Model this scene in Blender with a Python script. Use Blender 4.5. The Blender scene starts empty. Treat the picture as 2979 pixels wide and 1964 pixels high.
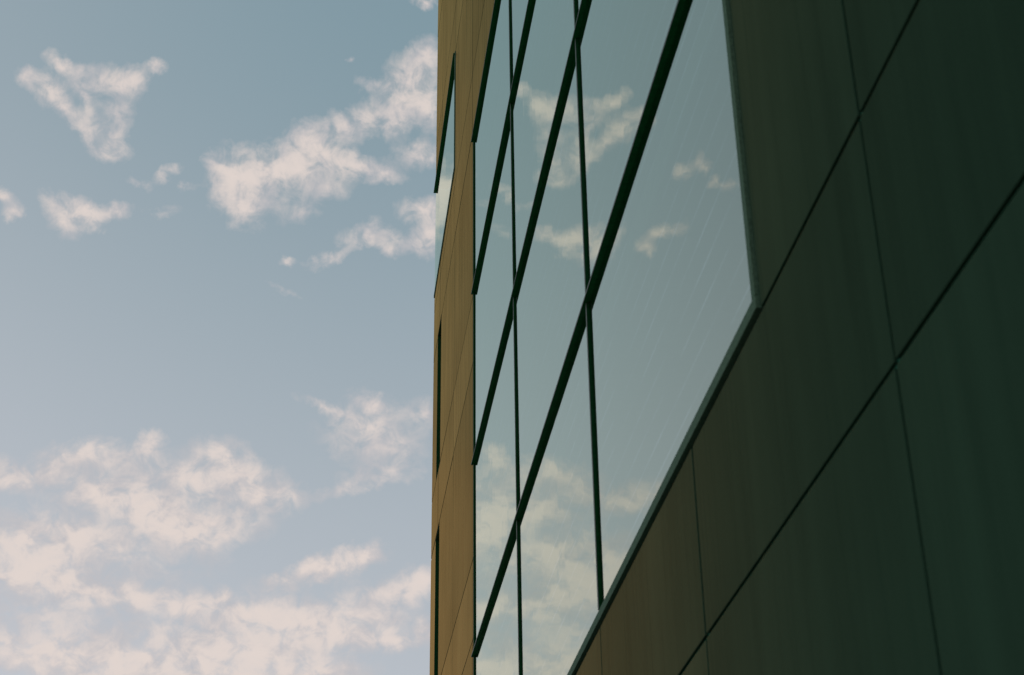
import bpy, math, random
from mathutils import Vector, Matrix

random.seed(4)
scene = bpy.context.scene
R = math.radians
D = 2.0            # metres between the camera and the facade plane x = 0
EYE = 1.6          # camera height

# ------------------------------------------------------------------ camera
cam_data = bpy.data.cameras.new('camera')
cam = bpy.data.objects.new('camera', cam_data)
scene.collection.objects.link(cam)
fwd = Vector((0.11212408, 0.86519835, 0.48873307))
rgt = Vector((0.99250826, -0.12153080, -0.01255456))
upv = Vector((-0.04853393, -0.48647928, 0.87234304))
m = Matrix((rgt, upv, -fwd)).transposed().to_4x4()
m.translation = Vector((-D, 0.0, EYE))
cam.matrix_world = m
cam_data.sensor_width = 36.0
cam_data.lens = 56.68
cam_data.clip_end = 20000
cam_data.dof.use_dof = True
cam_data.dof.focus_distance = 24.0
cam_data.dof.aperture_fstop = 3.4
scene.camera = cam

# ------------------------------------------------------------------ sky, sun, exposure
SUN_EL, SUN_AZ = 34.0, 118.0          # azimuth clockwise from +Y: the sun stands behind the building
world = bpy.data.worlds.new('World')
scene.world = world
world.use_nodes = True
scene.view_settings.view_transform = 'Standard'
scene.view_settings.look = 'None'
scene.view_settings.exposure = 0.0
scene.view_settings.gamma = 1.0

# clouds in the sky: azimuth, elevation, half width, half height (degrees), tilt, density
CLOUDS = [
    (-11.94,37.4,0.62,0.27,-25,0.85),(-12.44,36.59,0.5,0.42,-35,1.1),(-11.59,36.03,0.59,0.3,-40,0.9),(-13.18,36.98,0.45,0.24,10,0.4),
    (-10.41,35.35,0.71,0.39,-40,0.8),(-9.58,35.09,0.62,0.45,-20,1.0),(-9.39,36.15,0.39,0.77,10,0.7),(-9.04,37.33,0.5,0.5,10,0.95),
    (-10.12,37.3,0.74,0.36,0,0.65),(-8.13,37.93,0.37,0.24,25,0.75),(-10.91,36.68,0.18,0.74,20,0.7),(-10.25,36.99,0.89,0.24,5,0.45),
    (-13.32,36.81,0.3,0.39,0,0.4),(-12.98,32.23,0.39,0.24,10,0.85),(-11.37,32.84,0.52,0.33,-20,0.65),(-11.01,32.22,0.59,0.42,-30,0.7),
    (-10.13,32.56,0.67,0.36,-10,1.0),(-8.98,32.93,0.48,0.27,15,0.95),(-7.17,34.34,0.39,0.25,30,0.85),(-8.17,33.92,0.45,0.18,-15,0.5),
    (-7.09,33.07,0.74,0.22,10,0.35),(-6.33,34.05,0.37,0.15,0,0.4),(-4.33,34.53,0.82,0.89,10,1.3),(-3.6,33.54,0.96,0.67,0,0.95),
    (-2.83,34.88,0.89,0.74,20,0.95),(-1.27,36.03,0.77,0.62,10,1.15),(-1.74,34.95,1.34,0.74,10,0.95),(0.01,36.48,0.89,0.59,20,0.65),
    (0.92,36.82,0.67,0.48,30,0.7),(0.54,35.23,1.41,0.42,-5,1.0),(1.94,35.05,0.74,0.24,-15,0.7),(2.15,36.72,0.59,0.45,0,0.7),
    (-0.42,34.35,0.89,0.45,0,0.45),(-5.23,34.98,0.37,0.33,-30,0.7),(-1.45,33.54,0.67,0.39,0,0.55),(3.15,38.24,0.89,0.86,20,1.25),
    (3.7,39.3,0.53,0.5,0,0.9),(1.43,38.07,0.71,0.27,-5,0.75),(2.6,37.26,0.89,0.52,0,0.85),(3.93,37.21,0.45,0.67,0,0.9),
    (3.59,35.7,0.92,0.42,-5,0.85),(3.66,40.99,0.56,0.21,0,0.8),(1.3,32.83,0.86,0.39,15,0.85),(-0.27,31.93,0.68,0.24,25,0.75),
    (2.22,32.41,0.48,0.27,-20,0.55),(3.63,33.81,0.77,0.39,0,0.85),(3.11,32.58,0.74,0.39,0,0.75),(4.01,32.98,0.48,0.74,0,0.85),
    (-1.85,31.7,0.3,0.13,10,0.5),(-2.03,30.7,0.67,0.15,-15,0.4),(0.33,38.96,0.18,0.12,0,0.4),(1.81,26.76,0.77,0.43,-20,0.8999999999999999),
    (-0.05,26.69,0.96,0.2,-25,0.6),(1.41,26.06,0.96,0.33,-15,0.72),(1.95,25.31,1.28,0.5,0,0.42),(2.31,24.41,1.15,0.33,5,0.6),
    (0.84,23.85,0.96,0.25,20,0.66),(3.86,26.57,0.64,0.5,10,0.54),(2.79,25.18,0.48,0.83,-30,0.42),(-6.69,25.01,0.4,0.53,-20,0.84),
    (-9.09,24.42,1.15,0.4,10,0.84),(-10.25,23.79,0.88,0.4,30,0.78),(-7.49,24.34,1.44,0.58,-5,0.54),(-8.28,23.09,2.16,0.58,-5,0.96),
    (-6.33,22.58,2.0,0.8,-20,1.08),(-3.81,24.62,0.99,0.6,-20,1.14),(-5.04,23.94,0.67,0.43,-20,0.8999999999999999),(-2.92,23.77,1.28,0.83,-10,0.96),
    (-1.76,23.52,0.77,0.43,0,0.8999999999999999),(-3.92,22.22,1.15,0.5,5,0.84),(-5.5,22.19,1.28,0.5,-10,0.66),(-8.87,21.72,2.08,0.53,-8,0.96),
    (-10.64,21.26,1.44,0.5,0,0.72),(-9.77,20.47,1.36,0.83,-20,1.2),(-11.0,20.22,0.96,0.7,0,0.8999999999999999),(-8.47,19.78,1.76,0.53,0,0.66),
    (-11.67,23.49,0.48,0.43,0,0.6),(0.56,21.21,0.96,0.42,15,1.38),(1.59,21.54,0.77,0.38,10,1.2),(-0.15,20.97,0.51,0.33,0,1.08),
    (-1.32,20.56,0.67,0.33,10,0.8999999999999999),(3.08,20.29,1.6,0.5,10,0.96),(3.95,20.75,0.72,0.43,0,0.8999999999999999),(-6.78,19.69,1.92,0.42,-5,0.84),
    (-4.61,19.52,1.44,0.5,-8,0.84),(-3.4,19.91,0.32,0.25,0,0.84),(-2.43,19.41,1.28,0.57,0,0.96),(0.42,18.98,2.0,0.63,0,1.14),
    (-0.85,19.24,1.12,0.42,0,0.84),(-3.91,18.61,1.6,0.47,0,0.84),(2.31,19.31,0.88,0.33,0,0.48),(2.64,18.65,1.6,0.33,0,0.8999999999999999),
    (-5.81,17.79,3.37,0.63,-5,0.96),(-2.02,18.03,2.4,0.53,0,1.08),(-8.9,17.38,2.57,0.53,-5,1.14),(0.18,17.51,1.44,0.33,0,1.02),
    (4.06,19.04,0.45,0.33,0,0.72),(-3.49,17.25,3.53,0.5,0,1.02),(-9.67,18.75,2.57,0.67,0,0.42),(-5.14,23.33,2.73,1.16,-10,0.48),
    (-8.15,20.9,3.69,1.0,-5,0.42),(-10.45,36.6,1.19,0.89,-10,0.22),(0.71,19.73,2.4,0.67,0,0.36),(-8.83,17.96,3.21,0.67,0,0.42),
    (1.76,25.77,1.76,1.16,-10,0.36),(-10.14,32.64,1.34,0.52,0,0.25),(-2.06,18.61,4.01,0.83,0,0.36),(-14.73,34.82,0.37,0.27,-20,0.8),
    (-15.55,35.0,0.22,0.34,0,0.8),(-16.08,34.47,0.27,0.17,-25,0.75),(-16.71,34.24,0.61,0.17,0,0.6),(-13.75,32.8,0.73,0.24,-15,1.0),
    (-12.72,23.4,1.1,0.61,0,0.85),
]

def build_sky():
    nt = world.node_tree
    N, L = nt.nodes, nt.links
    N.clear()

    def math_(op, a, b=None, c=None, clamp=False):
        n = N.new('ShaderNodeMath'); n.operation = op; n.use_clamp = clamp
        for i, v in enumerate((a, b, c)):
            if v is None: continue
            if isinstance(v, (int, float)): n.inputs[i].default_value = v
            else: L.new(v, n.inputs[i])
        return n.outputs[0]

    def smooth(v, lo, hi):
        n = N.new('ShaderNodeMapRange'); n.interpolation_type = 'SMOOTHSTEP'
        L.new(v, n.inputs['Value'])
        n.inputs['From Min'].default_value = lo; n.inputs['From Max'].default_value = hi
        return n.outputs['Result']

    def mix(f, a, b):
        n = N.new('ShaderNodeMix'); n.data_type = 'RGBA'
        for s, v in ((n.inputs['Factor'], f), (n.inputs[6], a), (n.inputs[7], b)):
            if isinstance(v, (int, float)): s.default_value = v
            elif isinstance(v, tuple): s.default_value = (*v, 1)
            else: L.new(v, s)
        return n.outputs[2]

    tc = N.new('ShaderNodeTexCoord')
    d = tc.outputs['Generated']
    sep = N.new('ShaderNodeSeparateXYZ'); L.new(d, sep.inputs[0])
    az = math_('MULTIPLY', math_('ARCTAN2', sep.outputs[0], sep.outputs[1]), 180 / math.pi * 0.866)
    el = math_('MULTIPLY', math_('ARCSINE', sep.outputs[2]), 180 / math.pi)
    comb = N.new('ShaderNodeCombineXYZ'); L.new(az, comb.inputs[0]); L.new(el, comb.inputs[1])

    def noise(vec, scale, detail=5, rough=.6, dist=0.0, lac=2.0):
        n = N.new('ShaderNodeTexNoise'); n.noise_dimensions = '3D'
        L.new(vec, n.inputs['Vector'])
        n.inputs['Scale'].default_value = scale; n.inputs['Detail'].default_value = detail
        n.inputs['Roughness'].default_value = rough; n.inputs['Distortion'].default_value = dist
        n.inputs['Lacunarity'].default_value = lac
        return n

    # wind-torn warp of the cloud outlines
    w = noise(comb.outputs[0], 1.5, 7, .66)
    ws = N.new('ShaderNodeVectorMath'); ws.operation = 'SUBTRACT'
    L.new(w.outputs['Color'], ws.inputs[0]); ws.inputs[1].default_value = (.5, .5, .5)
    wm = N.new('ShaderNodeVectorMath'); wm.operation = 'SCALE'
    L.new(ws.outputs[0], wm.inputs[0]); wm.inputs['Scale'].default_value = WARP
    wa = N.new('ShaderNodeVectorMath'); wa.operation = 'ADD'
    L.new(comb.outputs[0], wa.inputs[0]); L.new(wm.outputs[0], wa.inputs[1])
    flat = N.new('ShaderNodeVectorMath'); flat.operation = 'MULTIPLY'
    L.new(wa.outputs[0], flat.inputs[0]); flat.inputs[1].default_value = (1, 1, 0)
    warped = flat.outputs[0]

    total = None
    for a, e, ra, re, rot, s in CLOUDS:
        mp = N.new('ShaderNodeMapping'); mp.vector_type = 'TEXTURE'
        L.new(warped, mp.inputs['Vector'])
        mp.inputs['Location'].default_value = (a * .866, e, 0)
        mp.inputs['Rotation'].default_value = (0, 0, R(rot))
        mp.inputs['Scale'].default_value = (ra * SPREAD, re * SPREAD, 1)
        g = N.new('ShaderNodeTexGradient'); g.gradient_type = 'QUADRATIC_SPHERE'
        L.new(mp.outputs[0], g.inputs[0])
        total = math_('MULTIPLY_ADD', g.outputs['Fac'], s * 1.7, total if total is not None else 0.0)

    # elsewhere in the sky: the same kind of broken cloud
    dist = N.new('ShaderNodeVectorMath'); dist.operation = 'DISTANCE'
    L.new(comb.outputs[0], dist.inputs[0]); dist.inputs[1].default_value = (-4, 27, 0)
    away = smooth(dist.outputs['Value'], 17, 27)
    big = noise(d, 3.2, 4, .55, .4)
    gen = math_('MULTIPLY', smooth(big.outputs['Fac'], .5, .72), away)
    total = math_('ADD', total, gen)

    fine = noise(comb.outputs[0], 1.35, 10, .62, .45)
    soft = smooth(fine.outputs['Fac'], .30, .70)
    dens = math_('MULTIPLY', total, math_('MULTIPLY_ADD', soft, DETAIL, .24))
    thin = math_('MAXIMUM', math_('SUBTRACT', dens, .10), 0.0)
    alpha = math_('MULTIPLY', math_('SUBTRACT', 1.0, math_('POWER', math.e, math_('MULTIPLY', thin, -THICK))), .97)
    # billows inside the clouds: light heads, greyer troughs
    bil = noise(comb.outputs[0], 0.7, 6, .58, .6)
    lit = smooth(math_('MULTIPLY_ADD', dens, .12, bil.outputs['Fac']), .40, .78)

    sky = N.new('ShaderNodeTexSky'); sky.sky_type = 'NISHITA'
    sky.sun_disc = False
    sky.sun_elevation = R(SUN_EL); sky.sun_rotation = R(SUN_AZ)
    sky.air_density = 1.0; sky.dust_density = 2.5; sky.ozone_density = 1.2
    tint = N.new('ShaderNodeMix'); tint.data_type = 'RGBA'; tint.blend_type = 'MULTIPLY'
    tint.inputs[0].default_value = 1
    L.new(sky.outputs[0], tint.inputs[6]); tint.inputs[7].default_value = (*SKY_TINT, 1)
    # thin high haze, denser towards the horizon
    hz = math_('SUBTRACT', 1.0, smooth(el, 8, 44))
    hz = math_('ADD', hz, math_('MULTIPLY', math_('SUBTRACT', 1.0, smooth(az, -26, 6)), math_('MULTIPLY', smooth(az, -90, -20), .36)), clamp=True)
    veil = mix(hz, HAZE_TOP, HAZE_LOW)
    base = mix(HAZE_MIX, tint.outputs[2], veil)
    cl = mix(lit, CLOUD_DARK, CLOUD_LIGHT)
    col = mix(alpha, base, cl)
    bg = N.new('ShaderNodeBackground'); L.new(col, bg.inputs[0]); bg.inputs[1].default_value = 0.1
    out = N.new('ShaderNodeOutputWorld'); L.new(bg.outputs[0], out.inputs[0])
    world.cycles.sampling_method = 'MANUAL'
    world.cycles.sample_map_resolution = 256

WARP, SPREAD, DETAIL, THICK = 0.85, 1.95, 1.2, 1.45
SKY_TINT = (1.0, 1.0, 1.0)
HAZE_MIX = 0.85
HAZE_TOP, HAZE_LOW = (2.3, 3.4, 3.85), (5.9, 6.05, 6.4)
CLOUD_DARK, CLOUD_LIGHT = (5.4, 5.15, 5.3), (7.6, 6.65, 6.2)
build_sky()

sun_data = bpy.data.lights.new('sun', 'SUN')
sun_data.energy = 3.0
sun_data.angle = R(0.53)
sun_data.color = (1.0, 0.93, 0.84)
sun = bpy.data.objects.new('sun', sun_data)
scene.collection.objects.link(sun)
sd = Vector((math.sin(R(SUN_AZ)) * math.cos(R(SUN_EL)), math.cos(R(SUN_AZ)) * math.cos(R(SUN_EL)), math.sin(R(SUN_EL))))
sun.rotation_euler = sd.to_track_quat('Z', 'Y').to_euler()
sun.location = (60, -30, 60)

# ------------------------------------------------------------------ materials
def new_mat(name):
    mt = bpy.data.materials.new(name); mt.use_nodes = True
    nt = mt.node_tree; nt.nodes.clear()
    return mt, nt.nodes, nt.links

def node(N, kind, **kw):
    n = N.new(kind)
    for k, v in kw.items(): setattr(n, k, v)
    return n

def facing_power(N, L, power, scale, normal=None):
    """reflectance that climbs towards grazing angles"""
    lw = N.new('ShaderNodeLayerWeight'); lw.inputs['Blend'].default_value = .5
    if normal: L.new(normal, lw.inputs['Normal'])
    p = node(N, 'ShaderNodeMath', operation='POWER'); L.new(lw.outputs['Facing'], p.inputs[0]); p.inputs[1].default_value = power
    s = node(N, 'ShaderNodeMath', operation='MULTIPLY', use_clamp=True); L.new(p.outputs[0], s.inputs[0]); s.inputs[1].default_value = scale
    return s.outputs[0]

def lacquer_panel():
    mt, N, L = new_mat('bronze_lacquered_panel')
    tc = N.new('ShaderNodeTexCoord')
    geo = N.new('ShaderNodeNewGeometry')
    mp = N.new('ShaderNodeMapping'); mp.inputs['Scale'].default_value = (1, 2.2, .12)      # long vertical rain streaks
    L.new(geo.outputs['Position'], mp.inputs['Vector'])
    st = N.new('ShaderNodeTexNoise'); st.inputs['Scale'].default_value = 2.4; st.inputs['Detail'].default_value = 7; st.inputs['Roughness'].default_value = .6
    L.new(mp.outputs[0], st.inputs['Vector'])
    cloud = N.new('ShaderNodeTexNoise'); cloud.inputs['Scale'].default_value = .5; cloud.inputs['Detail'].default_value = 4
    L.new(geo.outputs['Position'], cloud.inputs['Vector'])
    grain = N.new('ShaderNodeTexNoise'); grain.inputs['Scale'].default_value = 160; grain.inputs['Detail'].default_value = 2
    L.new(geo.outputs['Position'], grain.inputs['Vector'])
    oi = N.new('ShaderNodeObjectInfo')
    def mr(v, a, b, lo=.3, hi=.7):
        n = N.new('ShaderNodeMapRange'); L.new(v, n.inputs[0])
        n.inputs['From Min'].default_value = lo; n.inputs['From Max'].default_value = hi
        n.inputs['To Min'].default_value = a; n.inputs['To Max'].default_value = b
        return n.outputs[0]
    def mul(a, b):
        n = node(N, 'ShaderNodeMath', operation='MULTIPLY'); L.new(a, n.inputs[0]); L.new(b, n.inputs[1]); return n.outputs[0]
    var = mul(mul(mr(st.outputs[0], .88, 1.10), mr(cloud.outputs[0], .9, 1.1)), mul(mr(oi.outputs['Random'], .88, 1.10, 0, 1), mr(grain.outputs[0], .9, 1.1)))
    def scaled(c):
        n = node(N, 'ShaderNodeVectorMath', operation='SCALE'); n.inputs[0].default_value = c; L.new(var, n.inputs['Scale']); return n.outputs[0]
    dif = N.new('ShaderNodeBsdfDiffuse'); L.new(scaled(PANEL_DIFF), dif.inputs[0])
    gl = N.new('ShaderNodeBsdfGlossy'); L.new(scaled(PANEL_GLOSS), gl.inputs[0])
    L.new(mr(st.outputs[0], .22, .36), gl.inputs['Roughness'])
    bump = N.new('ShaderNodeBump'); bump.inputs['Strength'].default_value = .12; bump.inputs['Distance'].default_value = .002
    L.new(grain.outputs[0], bump.inputs['Height'])
    L.new(bump.outputs[0], gl.inputs['Normal'])
    mx = N.new('ShaderNodeMixShader'); L.new(facing_power(N, L, PANEL_POW, PANEL_K), mx.inputs[0])
    L.new(dif.outputs[0], mx.inputs[1]); L.new(gl.outputs[0], mx.inputs[2])
    out = N.new('ShaderNodeOutputMaterial'); L.new(mx.outputs[0], out.inputs[0])
    return mt

def painted(name, col, rough=.5, spec=.5, metallic=0.0, var=.12, scale=40):
    mt, N, L = new_mat(name)
    geo = N.new('ShaderNodeNewGeometry')
    n1 = N.new('ShaderNodeTexNoise'); n1.inputs['Scale'].default_value = scale; n1.inputs['Detail'].default_value = 5
    L.new(geo.outputs['Position'], n1.inputs['Vector'])
    mr = N.new('ShaderNodeMapRange'); L.new(n1.outputs[0], mr.inputs[0])
    mr.inputs['From Min'].default_value = .3; mr.inputs['From Max'].default_value = .7
    mr.inputs['To Min'].default_value = 1 - var; mr.inputs['To Max'].default_value = 1 + var
    sc = node(N, 'ShaderNodeVectorMath', operation='SCALE'); sc.inputs[0].default_value = col; L.new(mr.outputs[0], sc.inputs['Scale'])
    b = N.new('ShaderNodeBsdfPrincipled'); L.new(sc.outputs[0], b.inputs['Base Color'])
    b.inputs['Roughness'].default_value = rough; b.inputs['Metallic'].default_value = metallic
    b.inputs['Specular IOR Level'].default_value = spec
    bump = N.new('ShaderNodeBump'); bump.inputs['Strength'].default_value = .25; bump.inputs['Distance'].default_value = .002
    L.new(n1.outputs[0], bump.inputs['Height']); L.new(bump.outputs[0], b.inputs['Normal'])
    out = N.new('ShaderNodeOutputMaterial'); L.new(b.outputs[0], out.inputs[0])
    return mt

def glazing():
    mt, N, L = new_mat('coated_glass')
    geo = N.new('ShaderNodeNewGeometry')
    # roller-wave of toughened glass
    mp = N.new('ShaderNodeMapping'); mp.inputs['Scale'].default_value = (1, 1.6, .5)
    L.new(geo.outputs['Position'], mp.inputs['Vector'])
    n1 = N.new('ShaderNodeTexNoise'); n1.inputs['Scale'].default_value = .9; n1.inputs['Detail'].default_value = 2
    L.new(mp.outputs[0], n1.inputs['Vector'])
    bump = N.new('ShaderNodeBump'); bump.inputs['Strength'].default_value = .5; bump.inputs['Distance'].default_value = GLASS_WAVE
    L.new(n1.outputs[0], bump.inputs['Height'])
    # double glazing: four Fresnel surfaces in a row
    fr = N.new('ShaderNodeFresnel'); fr.inputs['IOR'].default_value = GLASS_IOR
    f4 = node(N, 'ShaderNodeMath', operation='MULTIPLY'); L.new(fr.outputs[0], f4.inputs[0]); f4.inputs[1].default_value = 4
    dn = node(N, 'ShaderNodeMath', operation='MULTIPLY_ADD'); L.new(fr.outputs[0], dn.inputs[0]); dn.inputs[1].default_value = 3; dn.inputs[2].default_value = 1
    rr = node(N, 'ShaderNodeMath', operation='DIVIDE', use_clamp=True); L.new(f4.outputs[0], rr.inputs[0]); L.new(dn.outputs[0], rr.inputs[1])
    gl = N.new('ShaderNodeBsdfGlossy'); gl.inputs[0].default_value = (*GLASS_TINT, 1); gl.inputs['Roughness'].default_value = 0.0
    L.new(bump.outputs[0], gl.inputs['Normal'])
    tr = N.new('ShaderNodeBsdfTransparent'); tr.inputs[0].default_value = (.42, .58, .50, 1)
    mx = N.new('ShaderNodeMixShader'); L.new(rr.outputs[0], mx.inputs[0]); L.new(tr.outputs[0], mx.inputs[1]); L.new(gl.outputs[0], mx.inputs[2])
    # fine silvered lines of the sun-control print, level across every pane
    sep = N.new('ShaderNodeSeparateXYZ'); L.new(geo.outputs['Position'], sep.inputs[0])
    fz = node(N, 'ShaderNodeMath', operation='FRACT')
    mz = node(N, 'ShaderNodeMath', operation='MULTIPLY'); L.new(sep.outputs[2], mz.inputs[0]); mz.inputs[1].default_value = 5.0
    L.new(mz.outputs[0], fz.inputs[0])
    lt = node(N, 'ShaderNodeMath', operation='LESS_THAN'); L.new(fz.outputs[0], lt.inputs[0]); lt.inputs[1].default_value = .045
    wear = N.new('ShaderNodeTexNoise'); wear.inputs['Scale'].default_value = 1.3; wear.inputs['Detail'].default_value = 4
    L.new(geo.outputs['Position'], wear.inputs['Vector'])
    wr = N.new('ShaderNodeMapRange'); L.new(wear.outputs[0], wr.inputs[0]); wr.inputs['From Min'].default_value = .4; wr.inputs['From Max'].default_value = .62
    lw = node(N, 'ShaderNodeMath', operation='MULTIPLY'); L.new(lt.outputs[0], lw.inputs[0]); L.new(wr.outputs[0], lw.inputs[1])
    lm = node(N, 'ShaderNodeMath', operation='MULTIPLY'); L.new(lw.outputs[0], lm.inputs[0]); lm.inputs[1].default_value = FRIT
    bright = N.new('ShaderNodeBsdfGlossy'); bright.inputs[0].default_value = (.80, .90, .88, 1); bright.inputs['Roughness'].default_value = .04
    m2 = N.new('ShaderNodeMixShader'); L.new(lm.outputs[0], m2.inputs[0]); L.new(mx.outputs[0], m2.inputs[1]); L.new(bright.outputs[0], m2.inputs[2])
    out = N.new('ShaderNodeOutputMaterial'); L.new(m2.outputs[0], out.inputs[0])
    return mt

PANEL_DIFF = (.036, .076, .047)
PANEL_GLOSS = (.62, .385, .135)
PANEL_POW, PANEL_K = 13.0, 1.6
GLASS_WAVE, GLASS_IOR, GLASS_TINT, FRIT = .0012, 1.5, (.79, .89, .80), .42
M_PANEL = lacquer_panel()
M_GLASS = glazing()
M_DARK = painted('dark_green_metal', (.006, .12, .030), .6, .05, var=.2)
M_MULL = painted('dark_green_profile', (.005, .055, .016), .6, .05, var=.2)
M_LIT_CAP = painted('sky_lit_cap', (.05, .09, .055), .45, .4, .0, var=.15)  # paler than mullions and fins: sky light on their outer edges put into the colour
M_FRAME = painted('grey_green_aluminium', (.10, .17, .11), .75, .04, .0, var=.25, scale=60)
M_JOINT = painted('black_rubber_joint', (.035, .16, .10), .9, .03)
M_BACK = painted('dark_render', (.02, .03, .022), .9, .1)
M_INT = painted('interior_plaster', (.10, .14, .13), .9, .1)
M_SLAB = painted('concrete_slab', (.28, .28, .27), .9, .2, scale=6)
M_ROOF = painted('roof_membrane', (.18, .18, .17), .9, .2, scale=3)
M_PAVE = painted('pavement_concrete', (.22, .21, .19), .85, .2, scale=1.5)

# ------------------------------------------------------------------ mesh helpers
col = scene.collection
BOXF = [(0, 3, 2, 1), (4, 5, 6, 7), (0, 1, 5, 4), (1, 2, 6, 5), (2, 3, 7, 6), (3, 0, 4, 7)]

def box(vs, fs, x0, x1, y0, y1, z0, z1):
    b = len(vs)
    vs += [(x0, y0, z0), (x1, y0, z0), (x1, y1, z0), (x0, y1, z0), (x0, y0, z1), (x1, y0, z1), (x1, y1, z1), (x0, y1, z1)]
    fs += [tuple(b + i for i in f) for f in BOXF]

def build(name, boxes, mat, parent=None, bevel=0.0, origin=None):
    vs, fs = [], []
    for b in boxes: box(vs, fs, *b)
    if origin is None: origin = tuple(sum((b[2 * i] + b[2 * i + 1]) / 2 for b in boxes) / len(boxes) for i in range(3))
    o3 = origin
    vs = [(v[0] - o3[0], v[1] - o3[1], v[2] - o3[2]) for v in vs]
    me = bpy.data.meshes.new(name); me.from_pydata(vs, [], fs); me.materials.append(mat); me.update()
    o = bpy.data.objects.new(name, me); col.objects.link(o)
    o.location = o3
    if bevel:
        bv = o.modifiers.new('bevel', 'BEVEL'); bv.width = bevel; bv.segments = 2
    if parent:
        o.parent = parent
        p, q = o3, parent
        off = Vector((0, 0, 0))
        while q: off += q.location; q = q.parent
        o.location = Vector(p) - off
    return o

def empty(name, loc, parent=None):
    o = bpy.data.objects.new(name, None); col.objects.link(o); o.location = loc
    o.empty_display_size = .3
    if parent:
        o.parent = parent; o.location = Vector(loc) - parent.location
    return o

def Y(v): return v * D
def Z(v): return EYE + v * D

# ------------------------------------------------------------------ ground
g = build('pavement', [(-3000, 3000, -3000, 3000, -.3, 0)], M_PAVE); g['kind'] = 'structure'

# ------------------------------------------------------------------ the office building
building = empty('office_building', (0, 12, 0))
building['label'] = 'tall office building clad in dark bronze panels with large mirror-glass windows'
building['category'] = 'building'

Y0, Y1 = Y(-3.58), Y(13.60)
Z0, Z1 = 0.0, Z(15.95)
FW = .03 * D            # frame width
GAP = .012 * D
# windows: y0, y1, z0, z1 (outer edge of the frame), column lines, row lines
W1 = dict(y0=Y(3.180), y1=Y(9.775), z0=Z(1.910), z1=Z(7.215), cols=[Y(5.372), Y(7.566)], rows=[Z(3.208), Z(4.534), Z(5.862), Z(7.190)])
W2 = dict(y0=Y(11.385), y1=Y(13.59), z0=Z(8.075), z1=Z(9.365), cols=[], rows=[Z(9.340)])
SL = [(Y(12.69), Y(13.11), Z(5.905), Z(7.385)), (Y(12.67), Y(13.09), Z(3.905), Z(5.335))]
holes = [(w['y0'] - GAP, w['y1'] + (GAP if w is W1 else .3), w['z0'] - GAP * 1.05, w['z1'] + GAP * .4) for w in (W1, W2)] + SL

def subtract(rects, hole):
    out = []
    hy0, hy1, hz0, hz1 = hole
    for (a, b, c, d) in rects:
        if b <= hy0 or a >= hy1 or d <= hz0 or c >= hz1: out.append((a, b, c, d)); continue
        if c < hz0: out.append((a, b, c, hz0))
        if d > hz1: out.append((a, b, hz1, d))
        lo, hi = max(c, hz0), min(d, hz1)
        if a < hy0: out.append((a, hy0, lo, hi))
        if b > hy1: out.append((hy1, b, lo, hi))
    return [r for r in out if r[1] - r[0] > .03 and r[3] - r[2] > .03]

def clip(rects, holes):
    for h in holes: rects = subtract(rects, h)
    return rects

# cladding panels: 3 m wide, tall and low courses in turn
col_lines = [Y(-3.58)] + [Y(2.42 + 1.491 * k) for k in range(-4, 8)]
col_lines = [c for c in col_lines if c < Y1 - .2] + [Y1]
row_lines = [0.0]
for k in range(-1, 9):
    row_lines += [Z(1.352 + 2 * k), Z(1.898 + 2 * k)]
row_lines = sorted(r for r in row_lines if 0 <= r < Z1 - .3) + [Z1]
J = .012 * D / 2
for i in range(len(col_lines) - 1):
    for k in range(len(row_lines) - 1):
        r0 = [(col_lines[i] + J, col_lines[i + 1] - (J if i < len(col_lines) - 2 else 0), row_lines[k] + J, row_lines[k + 1] - J)]
        for (a, b, c, d) in clip(r0, holes):
            dx = random.uniform(-.0008, .0008)
            p = build('panel', [(dx, .014, a, b, c, d)], M_PANEL, building, bevel=.003)
            p.rotation_euler = (0, random.uniform(-1, 1) * .0006, random.uniform(-1, 1) * .0006)

# solid wall behind the panels, open at the windows
back = clip([(Y0, Y1 - .04, 0, Z1)], holes)
build('backing_wall', [(.016, .25, a, b, c, d) for a, b, c, d in back], M_JOINT, building)
build('end_wall', [(.26, 24, Y1 - .30, Y1 - .02, 0, Z(8.0)), (.26, 24, Y1 - .30, Y1 - .02, Z(9.4), Z1), (2.6, 24, Y1 - .30, Y1 - .02, Z(8.0) + .002, Z(9.4) - .002)], M_BACK, building)
build('rear_wall', [(23.7, 24, Y0 + .01, Y1 - .31, 0, Z1 - .01)], M_BACK, building)
build('near_wall', [(.26, 23.69, Y0 + .02, Y0 + .3, 0, Z1 - .01)], M_BACK, building)
build('roof', [(-.03, 24.1, Y0 - .03, Y1 + .03, Z1 + .003, Z1 + .35)], M_ROOF, building)
for k in range(8):
    build('floor_slab', [(.30, 23.6, Y0 + .35, Y1 - .35, .01 + 4.1 * k, .31 + 4.1 * k)], M_SLAB, building)
build('corridor_wall', [(5.5, 5.7, Y0 + .4, Y1 - .4, .4, Z1 - .2)], M_INT, building)

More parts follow.
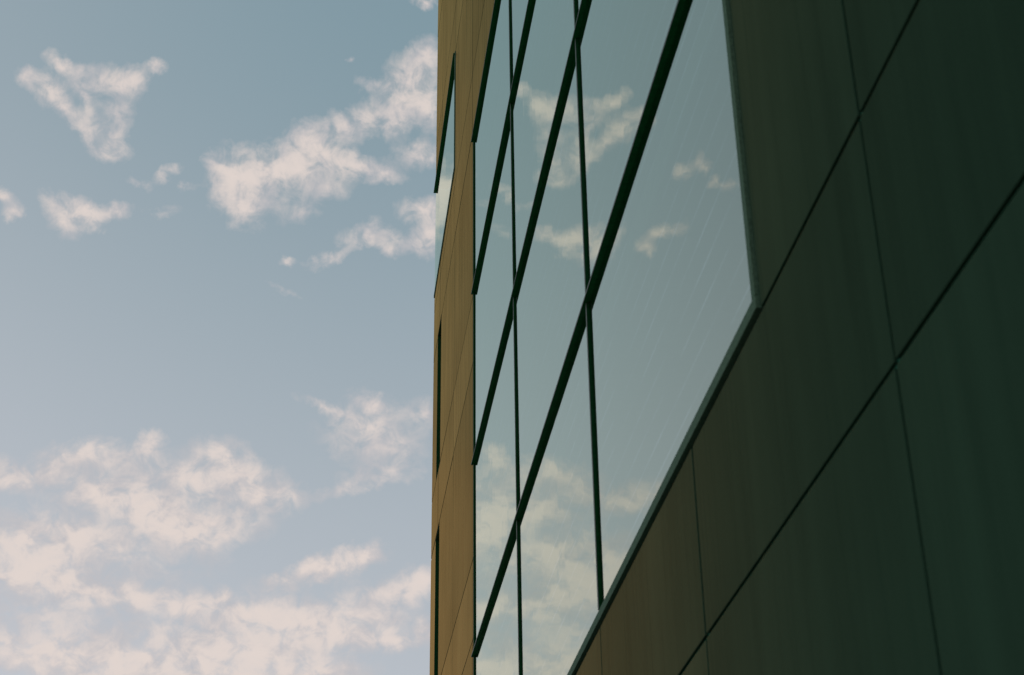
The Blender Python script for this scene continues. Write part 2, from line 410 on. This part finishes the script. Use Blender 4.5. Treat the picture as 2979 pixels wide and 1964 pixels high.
# ------------------------------------------------------------------ glazing
FP = .0078 * D         # how far frames stand proud of the glass
FIN = .0196 * D       # how far the horizontal fins reach out
def make_window(w, corner=False):
    win = empty('window', (0, (w['y0'] + w['y1']) / 2, w['z0']), building)
    y0, y1, z0, z1 = w['y0'], w['y1'], w['z0'], w['z1']
    ye = y1 if corner else y1 - FW
    build('frame', [(-FP, .06, y0, y1, z0, z0 + FW * 1.15)], M_FRAME, win, bevel=.002)           # sill
    build('frame', [(-FP, .06, y0, y0 + FW, z0 + FW * 1.15 + .001, z1 - .003)], M_FRAME, win, bevel=.002)    # near jamb
    if not corner:
        build('frame', [(-FP, .06, y1 - FW, y1, z0 + FW * 1.15 + .001, z1 - .003)], M_MULL, win, bevel=.002)
    mw = .016 * D
    edges_y = [y0 + FW] + w['cols'] + [ye]
    edges_z = [z0 + FW * 1.15] + w['rows']
    for c in w['cols']:
        build('lit_cover_cap', [(-FP - .005, -FP - .0005, c - mw / 2 - .001, c + mw / 2 + .001, z0 + FW * 1.15 + .003, z1 - .005)], M_LIT_CAP, win, bevel=.0015)  # thin cap in a paler colour, painting the mullion's sky-lit outer face
        build('mullion', [(-FP, .05, c - mw / 2, c + mw / 2, z0 + FW * 1.15 + .002, z1 - .004)], M_MULL, win, bevel=.002)
    for r in w['rows']:
        fe = y1 + (.05 if corner else .012)
        build('lit_nose_strip', [(-FIN - .004, -FIN - .0005, y0 + .003, fe + .001, r - .0085, r + .0105)], M_LIT_CAP, win, bevel=.0012)  # paler strip added along the fin's outer edge as its painted light line
        build('fin', [(-FIN, .06, y0 + .004, fe, r - .008, r + .010)], M_DARK, win, bevel=.0015)
    for i in range(len(edges_y) - 1):
        for k in range(len(edges_z) - 1):
            a, b = edges_y[i] + .004, edges_y[i + 1] - .004
            c, d = edges_z[k] + .010, edges_z[k + 1] - .008
            me = bpy.data.meshes.new('pane')
            hy, hz = (b - a) / 2, (d - c) / 2
            me.from_pydata([(0, hy, -hz), (0, -hy, -hz), (0, -hy, hz), (0, hy, hz)], [], [(0, 1, 2, 3)])
            me.materials.append(M_GLASS); me.update()
            p = bpy.data.objects.new('pane', me); col.objects.link(p)
            p.parent = win
            p.location = Vector((0, (a + b) / 2, (c + d) / 2)) - win.location - building.location
            p.rotation_euler = (0, R(random.uniform(-.07, .07)), R(random.uniform(-.05, .05)))
    if corner:      # the glass turns the corner
        build('pane', [(.03, 2.5, y1 - .03, y1 - .012, z0 + FW, z1 - .03)], M_GLASS, win)
    return win

make_window(W1)
make_window(W2, corner=True)

# narrow deep-set windows near the far corner
for (a, b, c, d) in SL:
    win = empty('slit_window', (0, (a + b) / 2, c), building)
    t = .012
    build('reveal', [(.004, .40, a, a + t, c, d)], M_MULL, win)
    build('reveal', [(.004, .40, b - t, b, c, d)], M_MULL, win)
    build('reveal', [(.004, .40, a + t + .001, b - t - .001, c, c + t)], M_MULL, win)
    build('reveal', [(.004, .40, a + t + .001, b - t - .001, d - t, d)], M_MULL, win)
    build('pane', [(.36, .38, a + t + .002, b - t - .002, c + t + .002, d - t - .002)], M_GLASS, win)

scene.render.engine = 'CYCLES'
scene.cycles.max_bounces = 10
scene.cycles.transparent_max_bounces = 8
